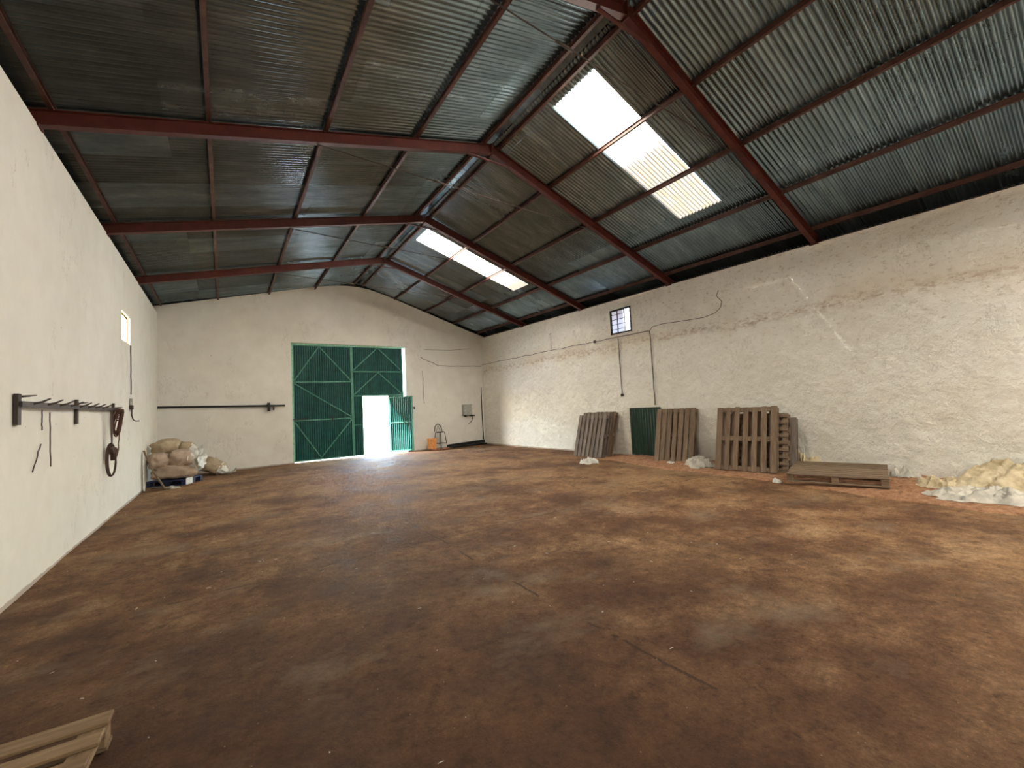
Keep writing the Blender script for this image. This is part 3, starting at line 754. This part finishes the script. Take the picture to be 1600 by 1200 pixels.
sack('sack', (-1.08, 14.42, .34), (.48, .36, .25), (0, 0, -.35), M_sack2, 'wide pinkish tan sack at the bottom of the corner pile, lying on the blue pallet', 1, group=GS)
sack('sack', (-1.40, 14.38, .62), (.25, .34, .24), (0, .05, .2), M_sack2, 'rounded tan sack in the middle of the pile against the left wall', 2, group=GS)
sack('sack', (-.92, 14.34, .66), (.28, .34, .25), (0, 0, -.3), M_sack2, 'round pinkish sack with a crinkled white plastic end, middle of the pile', 3, .8, group=GS)
sack('sack', (-1.31, 14.62, .98), (.29, .30, .22), (.1, -.18, .3), M_sack, 'yellowish brown sack on top of the pile beside the left wall', 4, group=GS)
sack('sack', (-.92, 14.78, .92), (.25, .24, .17), (0, .12, -.2), M_sack, 'tan sack at the top right of the pile with white plastic hanging down', 5, .9, group=GS)
sack('sack', (-.42, 15.98, .28), (.46, .28, .25), (0, .42, -.25), M_sack, 'tan sack slumped on the floor against the far wall, right of the pile', 6, .7)
sack('plastic_wrap', (-.70, 14.30, .55), (.15, .20, .36), (0, -.15, -.3), M_plast, 'crinkled white plastic hanging down the right side of the sack pile', 14, cat='plastic')
# blue pallet under the sacks
bp = empty('blue_pallet', (-1.10, 14.50, 0), -.42); tag(bp, 'dark blue plastic pallet under the sacks in the left corner', 'pallet')
mb = MB(); mb.box(-.45, .45, -.4, .4, .11, .145, bev=.008); mb.build('deck', M_blue, bp)
mb = MB()
for x in (-.40, 0, .40):
    for y in (-.35, 0, .35): mb.box(x-.05, x+.05, y-.05, y+.05, .02, .11)
mb.build('feet', M_blue, bp)
mb = MB()
for y in (-.35, 0, .35): mb.box(-.45, .45, y-.05, y+.05, 0, .02)
mb.build('runner', M_blue, bp)
mb = MB(); mb.box(.452, .462, -.38, -.1, .0, .17); mb.build('torn_wrap', M_plast, bp)

def crumple(name, c, rx, ry, h, m, label, cat, seed, rot=0, zfun=None, sharp=1.0, irregular=.3, base=0.0, group=None, res=(44, 110)):
    mb = MB(); nr, na = res; V = []
    for j in range(nr+1):
        t = j/nr
        for i in range(na):
            a = 2*PI*i/na
            R = 1+irregular*fbm((math.cos(a)*1.3+seed, math.sin(a)*1.3, seed*2.1), 4)
            x, y = math.cos(a)*t*R*rx, math.sin(a)*t*R*ry
            ca, sa = math.cos(rot), math.sin(rot); wx, wy = c[0]+x*ca-y*sa, c[1]+x*sa+y*ca
            f = 1-abs(fbm((wx*3.2+seed, wy*3.2, seed), 3))*2.2
            f2 = 1-abs(fbm((wx*8+seed, wy*8, seed+5), 3))*2.0
            dome = (1-t**2.2)
            z = h*dome*(.30+.8*f)+.04*sharp*f2*min(1, (1-t)*5+.25)+.012*sharp*(1-t)
            if zfun: z = zfun(wx, wy, t, z, f, f2)
            g0 = floor_z(wx, wy)+(max(0, heap_h(wx, wy)) if wx > 8 and -1.6 < wy < 9.2 else 0)
            jx = .03*sharp*fbm((wx*6, wy*6, seed+2), 2)
            V.append((min(wx+jx, XR-.03)-c[0], wy-jx-c[1], g0+max(z, .004)+base-.004))
    F = [(j*na+i, j*na+(i+1) % na, (j+1)*na+(i+1) % na, (j+1)*na+i) for j in range(nr) for i in range(na)]
    mb.add(V, F, 0, True); o = mb.build(name, m, fixn=False); o.location = (c[0], c[1], 0)
    tag(o, label, cat, group); return o
def against_wall(hw):
    def f(wx, wy, t, z, a, b):
        k = max(0, min(1, (wx-8.75)/.85)); edge = max(0, 1-t**3)
        ang = math.atan2(wy-.5, wx-9.9); fo = abs(math.sin(ang*5.5+2.2*fbm((wx*1.5, wy*1.5, 8), 3)))
        return z*.4+hw*(k**1.1)*edge*(.62+.45*fo)+.05*edge*fo+.02*b*edge
    return f
crumple('plastic_sheeting', (9.22, .85, 0), .66, .85, .16, M_tan, 'large crumpled tan plastic sheeting heaped against the right wall', 'sheeting', 3.3, 0, against_wall(.36), 1.6, .2)
crumple('plastic_sheeting', (8.52, 1.12, 0), .32, .66, .12, M_greyp, 'flattened grey white plastic sheeting in front of the tan heap', 'sheeting', 7.7, .25, None, 1.3, .35)
crumple('plastic_sheeting', (9.12, 1.72, 0), .24, .30, .10, M_tan, 'small tan sheeting corner at the left end of the heap', 'sheeting', 5.1, 0, None, 1.2, .3)
crumple('plastic_bag', (8.08, 8.28, 0), .20, .24, .10, M_plast, 'small crumpled white plastic bag before the farthest pallet stack', 'bag', 2.2, 0, None, 2.4, .45)
crumple('plastic_bag', (8.95, 5.62, 0), .22, .36, .12, M_greyp, 'crumpled whitish plastic bag between the two leaning pallet stacks', 'bag', 9.4, 0, None, 2.4, .45)
crumple('plastic_bag', (9.55, 3.74, 0), .18, .34, .32, M_tan, 'tan plastic bag against the wall behind the flat pallet', 'bag', 4.6, 0, None, 2.0, .3)
crumple('plastic_bag', (9.62, 2.28, 0), .12, .22, .14, M_greyp, 'small grey plastic bag by the wall at the right end of the flat pallet', 'bag', 6.9, 0, None, 1.0, .3)
crumple('plastic_scrap', (8.30, 3.72, 0), .06, .08, .06, M_plast, 'tiny white plastic scrap at the left corner of the flat pallet', 'scrap', 1.9, 0, None, .6, .3)
crumple('plastic_scrap', (9.0, 6.42, 0), .07, .10, .03, M_plast, 'tiny white scrap under the pallet beside the green hatch', 'scrap', 8.1, 0, None, .5, .3)

# white board, pole and stick in the left corner
mb = MB(); mb.bar((-1.62, 13.62, 0), (-1.655, 13.70, .93), .012, .16, (1,0,0)); tag(mb.build('white_board', M_white), 'narrow white board standing against the left wall beside the sacks', 'board')
mb = MB(); mb.tube([(-1.22, 13.46, .02), (-1.45, 13.60, .45), (-1.64, 13.66, .98)], .022, 8); tag(mb.build('wooden_pole', M_wood), 'old wooden pole leaning into the left corner in front of the sacks', 'pole')
mb = MB(); mb.tube([(-1.5, 13.7, .04), (-1.30, 13.55, .05), (-1.12, 13.38, .03)], .028, 8); tag(mb.build('wooden_stick', M_wood_g), 'short grey stick lying on the floor before the sacks', 'stick')
crumple('plastic_scrap', (-1.08, 13.66, 0), .14, .10, .05, M_greyp, 'pale plastic scrap on the floor in front of the blue pallet', 'scrap', 3.9, 0, None, .7, .3)

# ------------------------------------------------------------------ left wall: hook rack, harness, rope, cable
rk = empty('hook_rack', (XL, 8.3, 1.9)); tag(rk, 'long rusty iron hook rack bolted to the left wall', 'rack')
def RP(y, z, x=0): return (x, y-8.3, z-1.9)
mb = MB(); mb.bar(RP(6.05, 1.865, .05), RP(10.55, 1.915, .05), .02, .055, (1,0,0)); mb.build('rail', M_dark, rk)
for y, z0, z1, w_ in ((6.07, 1.66, 1.965, .085), (8.05, 1.66, 1.99, .07), (10.35, 1.74, 2.02, .07)):
    mb = MB(); mb.bar(RP(y, z0, .022), RP(y, z1, .022), w_, .03, (0,1,0)); mb.build('wall_plate', M_dark, rk)
for y in (6.2, 8.15, 10.5):
    mb = MB(); mb.tube([RP(y-.08, 1.94, .03), RP(y-.06, 1.945, .08), RP(y-.05, 1.95, .13)], [.012, .01, .004], 6); mb.build('hook', M_dark, rk)
for k in range(8):
    y = 6.35+k*.42
    mb = MB(); mb.tube([RP(y, 1.875+k*.004, .05), RP(y+.04, 1.895+k*.004, .11), RP(y+.08, 1.93+k*.004, .16)], [.014, .012, .008], 6); mb.build('hook', M_dark, rk)
# harness straps
hs = empty('leather_harness', (XL+.09, 9.75, 1.88)); tag(hs, 'dark leather harness strap hanging from the hook rack on the left wall', 'harness')
mb = MB(); mb.tube([(0, 0, 0), (.01, -.01, -.5), (.0, .06, -.62)], .035, 8, flat=.25); mb.tube([(0, .13, 0), (.0, .12, -.3), (.0, .08, -.62)], .018, 6, flat=.3); mb.build('strap', M_leather, hs)
mb = MB()
pts = [(.0+.045*math.cos(t), .02+.065*math.cos(t), -.84+.27*math.sin(t)) for t in [2*PI*i/28 for i in range(28)]]
mb.tube(pts, .024, 8, closed=True, flat=.5); mb.build('loop', M_leather, hs)
mb = MB(); mb.tube([(.01, -.07+.03*k, -.62-.06*(k % 3)) for k in range(5)]+[(.01, .06, -.85)], .03, 8); mb.build('pad', M_leather, hs)
mb = MB(); 
for q in range(3): mb.tube([(.02*q, .15+.10*math.cos(t)+.03*q, -.70+.07*math.sin(t+q)-.02*q) for t in [2*PI*i/20 for i in range(20)]], .012, 6, closed=True)
mb.build('tie', M_rope, hs)
rp = empty('rope_bundle', (XL+.10, 10.32, 1.90)); tag(rp, 'knotted brown rope bundle hanging from the far end of the hook rack', 'rope')
mb = MB()
for q in range(7):
    s_ = .42+.05*math.sin(q*2.1); w_ = .05+.018*(q % 4)
    mb.tube([(.045*math.sin(t+.4*q)+.01*q-.03, w_*1.6*math.sin(t)+.02*math.sin(q), -s_/2+s_/2*math.cos(t)+.02*math.sin(3*t+q)) for t in [2*PI*i/26 for i in range(26)]], .011, 6, closed=True)
mb.build('coil', M_rope, rp)
mb = MB()
for q in range(4): mb.tube([(.03*math.cos(t), .055*math.sin(t), -.10-.03*q) for t in [2*PI*i/16 for i in range(16)]], .012, 6, closed=True)
mb.build('knot', M_rope, rp)
mb = MB(); mb.tube([(.0, .02, -.4), (.0, .03, -.52), (0, -.05, -.60), (0, -.03, -.72)], .009, 6); mb.build('tail', M_rope, rp)

def cable(name, pts, r, m, label, cat='cable', clips=True):
    """cable pinned along a wall, with its clips as parts"""
    e = empty(name, pts[0]); tag(e, label, cat); o = Vector(pts[0])
    mb = MB(); mb.tube([Vector(p)-o for p in pts], r, 6); mb.build('run', m, e); return e
def wig(a, b, n, amp, seed=0, ax=1):
    out = []
    for i in range(n+1):
        p = list(Vector(a).lerp(Vector(b), i/n)); k = amp*noise.noise(Vector((i*.7, seed, 2)));
        p[ax] += k; out.append(tuple(p))
    return out
xw = XL+.02
cable('wall_cable', wig((xw, 12.08, 3.33), (xw, 12.12, 2.27), 8, .03, 1), .011, M_wire, 'thin cable running down the left wall below the small window')
sw = empty('switch_box', (xw, 12.05, 2.05)); tag(sw, 'small rusty switch box on the left wall under the cable', 'switch')
mb = MB(); mb.box(-.01, .03, -.06, .06, .0, .13, bev=.006); mb.build('housing', M_boxgrey, sw)
mb = MB(); mb.box(-.01, .04, -.05, .09, -.10, -.01, bev=.006); mb.build('socket', M_dark, sw)
cable('wall_cable', [(xw+.01, 12.12, 1.95), (xw+.01, 12.13, 1.82), (xw+.02, 12.22, 1.73), (xw+.04, 12.4, 1.70), (xw+.06, 12.68, 1.705)], .012, M_wire, 'short bent cable end below the switch box on the left wall')
for i, (y, z, dz, dy) in enumerate(((6.75, 1.82, .22, -.02), (7.0, 1.80, .62, .02), (6.72, 1.45, .28, -.25))):
    cable('hanging_string', wig((XL+.02, y, z), (XL+.025, y+dy, z-dz), 7, .03, i+4), .006, M_wire,
          ['short dark string hanging from the left part of the hook rack', 'longest thin dark string hanging below the hook rack', 'loose slanting string on the left wall, lowest of the three under the rack'][i], 'string')

# ------------------------------------------------------------------ far wall fittings
mp = empty('iron_pipe', (0, YE-.09, 2.08)); tag(mp, 'long black iron pipe fixed across the far wall left of the gate', 'pipe')
mb = MB(); mb.tube([(XL+.01, 0, .03), (1.74, 0, -.045)], .032, 10); mb.build('tube', M_black, mp)
mb = MB(); mb.box(1.21, 1.29, -.05, .088, -.22, .07, bev=.006); mb.build('bracket', M_black, mp)
mb = MB(); mb.tube([(1.39, -.01, -.07), (1.40, -.01, -.13), (1.385, -.01, -.19)], [.012, .02, .03], 8); mb.build('hook', M_black, mp)
fb = empty('fuse_box', (8.86, YE-.02, 1.24)); tag(fb, 'grey electrical fuse box on the far wall near the right corner', 'fuse box')
mb = MB(); mb.box(-.22, .19, -.16, .0, .09, .56, bev=.012); mb.build('housing', M_boxgrey, fb)
mb = MB(); mb.box(-.205, .175, -.172, -.158, .105, .545, bev=.005); mb.build('cover', M_boxgrey, fb)
mb = MB(); mb.box(.20, .32, -.06, .0, .05, .54, bev=.008); mb.build('side_plate', M_white, fb)
mb = MB(); mb.tube([(-.12, -.09, .09), (-.12, -.09, .02)], .05, 10); mb.tube([(.12, -.09, .07), (.36, -.09, .06)], .028, 8); mb.build('gland', M_black, fb)
mb = MB(); mb.tube([(.24, -.06, .06), (.27, -.05, -.06), (.22, -.04, -.18), (.10, -.03, -.28), (.05, -.03, -.30)], .010, 6); mb.build('loose_wire', M_wire, fb)
yw = YE-.02
cable('corner_pipe', [(9.63, yw-.05, 2.55), (9.62, yw-.05, 1.4), (9.64, yw-.05, .2)], .018, M_black, 'thin black vertical pipe in the far right corner', 'pipe')
cable('wall_cable', wig((9.72, yw, 3.52), (8.0, yw, 3.50), 9, .03, 2, 2)+wig((7.6, yw, 3.52), (6.8, yw, 3.85), 6, .06, 5, 2), .010, M_wire, 'sagging dark cable crossing the far wall from the corner to the gate')
cable('wall_cable', [(7.0, yw, 4.18), (8.2, yw, 4.2), (9.2, yw, 4.3)], .006, M_wire, 'thin cable high on the far wall right of the gate')
cable('wall_cable', wig((6.86, yw, 3.3), (6.88, yw, 1.92), 8, .025, 8, 0), .007, M_wire, 'thin cable hanging straight down the far wall right of the gate')
# stool
st = empty('bar_stool', (7.38, 16.18, .0), .25); tag(st, 'black metal bar stool with a hooped back against the far wall', 'stool')
for sx in (-1, 1):
    for sy in (-1, 1):
        mb = MB(); mb.tube([(sx*.13, sy*.13, .70), (sx*.165, sy*.165, .35), (sx*.20, sy*.20, 0)], .013, 8); mb.build('leg', M_black, st)
mb = MB(); mb.tube([(.155*math.cos(t), .155*math.sin(t), .70) for t in [2*PI*i/24 for i in range(24)]], .018, 8, closed=True)
mb.tube([(0, 0, .695), (0, 0, .715)], .15, 20, smooth=False); mb.build('seat', M_black, st)
mb = MB(); mb.tube([(.17*s_, .19*c_, .24) for s_, c_ in ((1,1),(-1,1),(-1,-1),(1,-1))], .011, 6, closed=True); mb.build('footrest', M_black, st)
mb = MB(); mb.tube([(.19*math.cos(t), .12+.02*math.sin(t), .73+.30*math.sin(t)) for t in [PI*i/16 for i in range(17)]], .016, 8); mb.tube([(-.1, .12, .74), (0, .13, .98), (.1, .12, .74)], .010, 6); mb.build('backrest', M_black, st)
jc = empty('orange_crate', (7.02, 16.22, 0), .35); tag(jc, 'orange plastic crate standing left of the bar stool', 'crate')
mb = MB(); mb.box(-.15, .15, -.13, .13, .02, .46, bev=.03); mb.build('body', M_orange, jc)
mb = MB(); mb.box(-.165, .165, -.145, .145, .42, .47, bev=.01); mb.build('rim', M_orange, jc)
mb = MB(); mb.bar((-.19, -.16, .40), (.02, -.17, .01), .02, .05, (0,1,0)); mb.build('handle', M_orange, jc)
for i, (x, y, a, s_) in enumerate(((7.15, 15.95, .4, 1), (7.38, 15.86, -.2, .8), (7.6, 15.95, .9, .9), (6.95, 15.9, .1, .6))):
    mb = MB(); mb.box(-.1*s_, .1*s_, -.05, .05, 0, .055*s_+.01, bev=.01); o = mb.build('brick_fragment', M_brick); o.location = (x, y, 0); o.rotation_euler.z = a
    tag(o, ['broken red brick in front of the orange crate', 'broken red brick below the bar stool', 'broken red brick between the stool and the steel beam', 'smallest broken red brick, left of the others'][i], 'brick', 'brick fragments under the stool')
for i, (a_, b_, h_, w_) in enumerate((((7.75, 16.30, .01), (9.62, 16.36, .07), .13, .09), ((7.9, 16.12, .0), (9.6, 16.18, .0), .07, .07))):
    mb = MB(); o_ = Vector(a_); mb.ibeam(Vector((0,0,0)), Vector(b_)-o_, h_, w_, .012, .01); o = mb.build('steel_beam', M_black); o.location = a_
    tag(o, ['larger dark steel beam lying along the foot of the far wall', 'smaller dark steel beam lying in front of the larger one'][i], 'beam', 'loose steel beams by the far wall')

# ------------------------------------------------------------------ right wall cables
xw = XR-.03
cable('wall_cable', wig((xw, 16.5, 3.58), (xw, 12.2, 3.55), 14, .04, 3, 2)+wig((xw, 11.6, 3.55), (xw, 7.35, 3.51), 14, .03, 6, 2), .010, M_wire, 'long cable running level along the right wall below the barred window')
cable('wall_cable', [(xw, 7.33, 3.50)]+wig((xw, 7.31, 3.40), (xw, 7.30, 1.45), 12, .025, 9), .013, M_wire, 'cable dropping down the right wall to the green hatch')
cable('wall_cable', [(xw, 8.45, 3.48)]+wig((xw, 8.45, 3.40), (xw, 8.43, 1.80), 12, .025, 12), .012, M_wire, 'cable dropping down the right wall below the barred window')
cable('wall_cable', [(xw, 7.32, 3.5), (xw, 7.22, 3.60), (xw, 6.9, 3.62), (xw, 6.3, 3.58), (xw, 5.72, 3.55), (xw, 5.42, 3.60), (xw, 5.28, 3.70), (xw, 5.24, 3.84), (xw, 5.36, 4.0), (xw, 5.30, 4.12)], .008, M_wire, 'thin looping cable curling up the right wall right of the barred window')
cable('wall_cable', [(xw, 11.57, 3.57), (xw, 11.56, 3.9), (xw, 11.53, 4.17), (xw, 11.65, 4.14)], .009, M_wire, 'short vertical cable on the right wall left of the barred window')
mb = MB(); mb.box(-.012, .03, -.05, .05, -.04, .04, bev=.006); o = mb.build('junction_box', M_dark); o.location = (xw, 8.43, 1.78); tag(o, 'small dark junction box at the lower end of the wall cable', 'junction box')
mb = MB(); mb.box(-.012, .03, -.04, .04, -.04, .04, bev=.006); o = mb.build('junction_box', M_dark); o.location = (xw, 9.42, 3.53); tag(o, 'tiny dark junction box on the level cable left of the barred window', 'junction box')

# ------------------------------------------------------------------ light
W_ = bpy.data.worlds.new('sky'); bpy.context.scene.world = W_; W_.use_nodes = True; nt = W_.node_tree
bg = nt.nodes['Background']; sk = nt.nodes.new('ShaderNodeTexSky'); sk.sky_type = 'NISHITA'; sk.sun_disc = False
sk.sun_elevation = math.radians(42); sk.sun_rotation = math.radians(-78); sk.air_density = 1.2; sk.dust_density = 1.2
L(nt, sk.outputs[0], bg.inputs[0]); bg.inputs[1].default_value = 4.5
sd = bpy.data.lights.new('sun', 'SUN'); sd.energy = 42.0; sd.angle = math.radians(.53); sd.color = (1, .93, .82)
so = bpy.data.objects.new('sun', sd); COL.objects.link(so)
dvec = Vector((1.15, -.31, -1.0)).normalized(); so.rotation_euler = dvec.to_track_quat('-Z', 'Y').to_euler(); so.location = (-30, 25, 30)

# ------------------------------------------------------------------ camera
F_, yaw, pitch, roll = 656.409, .602, .054, -.050
fw = Vector((math.sin(yaw)*math.cos(pitch), math.cos(yaw)*math.cos(pitch), math.sin(pitch)))
r0 = Vector((math.cos(yaw), -math.sin(yaw), 0)); u0 = r0.cross(fw)
r = r0*math.cos(roll)+u0*math.sin(roll); u = -r0*math.sin(roll)+u0*math.cos(roll)
cd = bpy.data.cameras.new('camera'); cd.sensor_width = 36; cd.lens = F_/1600*36; cd.clip_start = .05; cd.clip_end = 500
co = bpy.data.objects.new('camera', cd); COL.objects.link(co)
co.matrix_world = Matrix(((r.x, u.x, -fw.x, 0), (r.y, u.y, -fw.y, 0), (r.z, u.z, -fw.z, 1.6), (0, 0, 0, 1)))
sc = bpy.context.scene; sc.camera = co
sc.view_settings.view_transform = 'Standard'; sc.view_settings.look = 'None'; sc.view_settings.gamma = 1.0
sc.view_settings.use_curve_mapping = False; sc.view_settings.exposure = 1.3
sc.cycles.max_bounces = 12; sc.cycles.diffuse_bounces = 8; sc.cycles.sample_clamp_indirect = 8.0
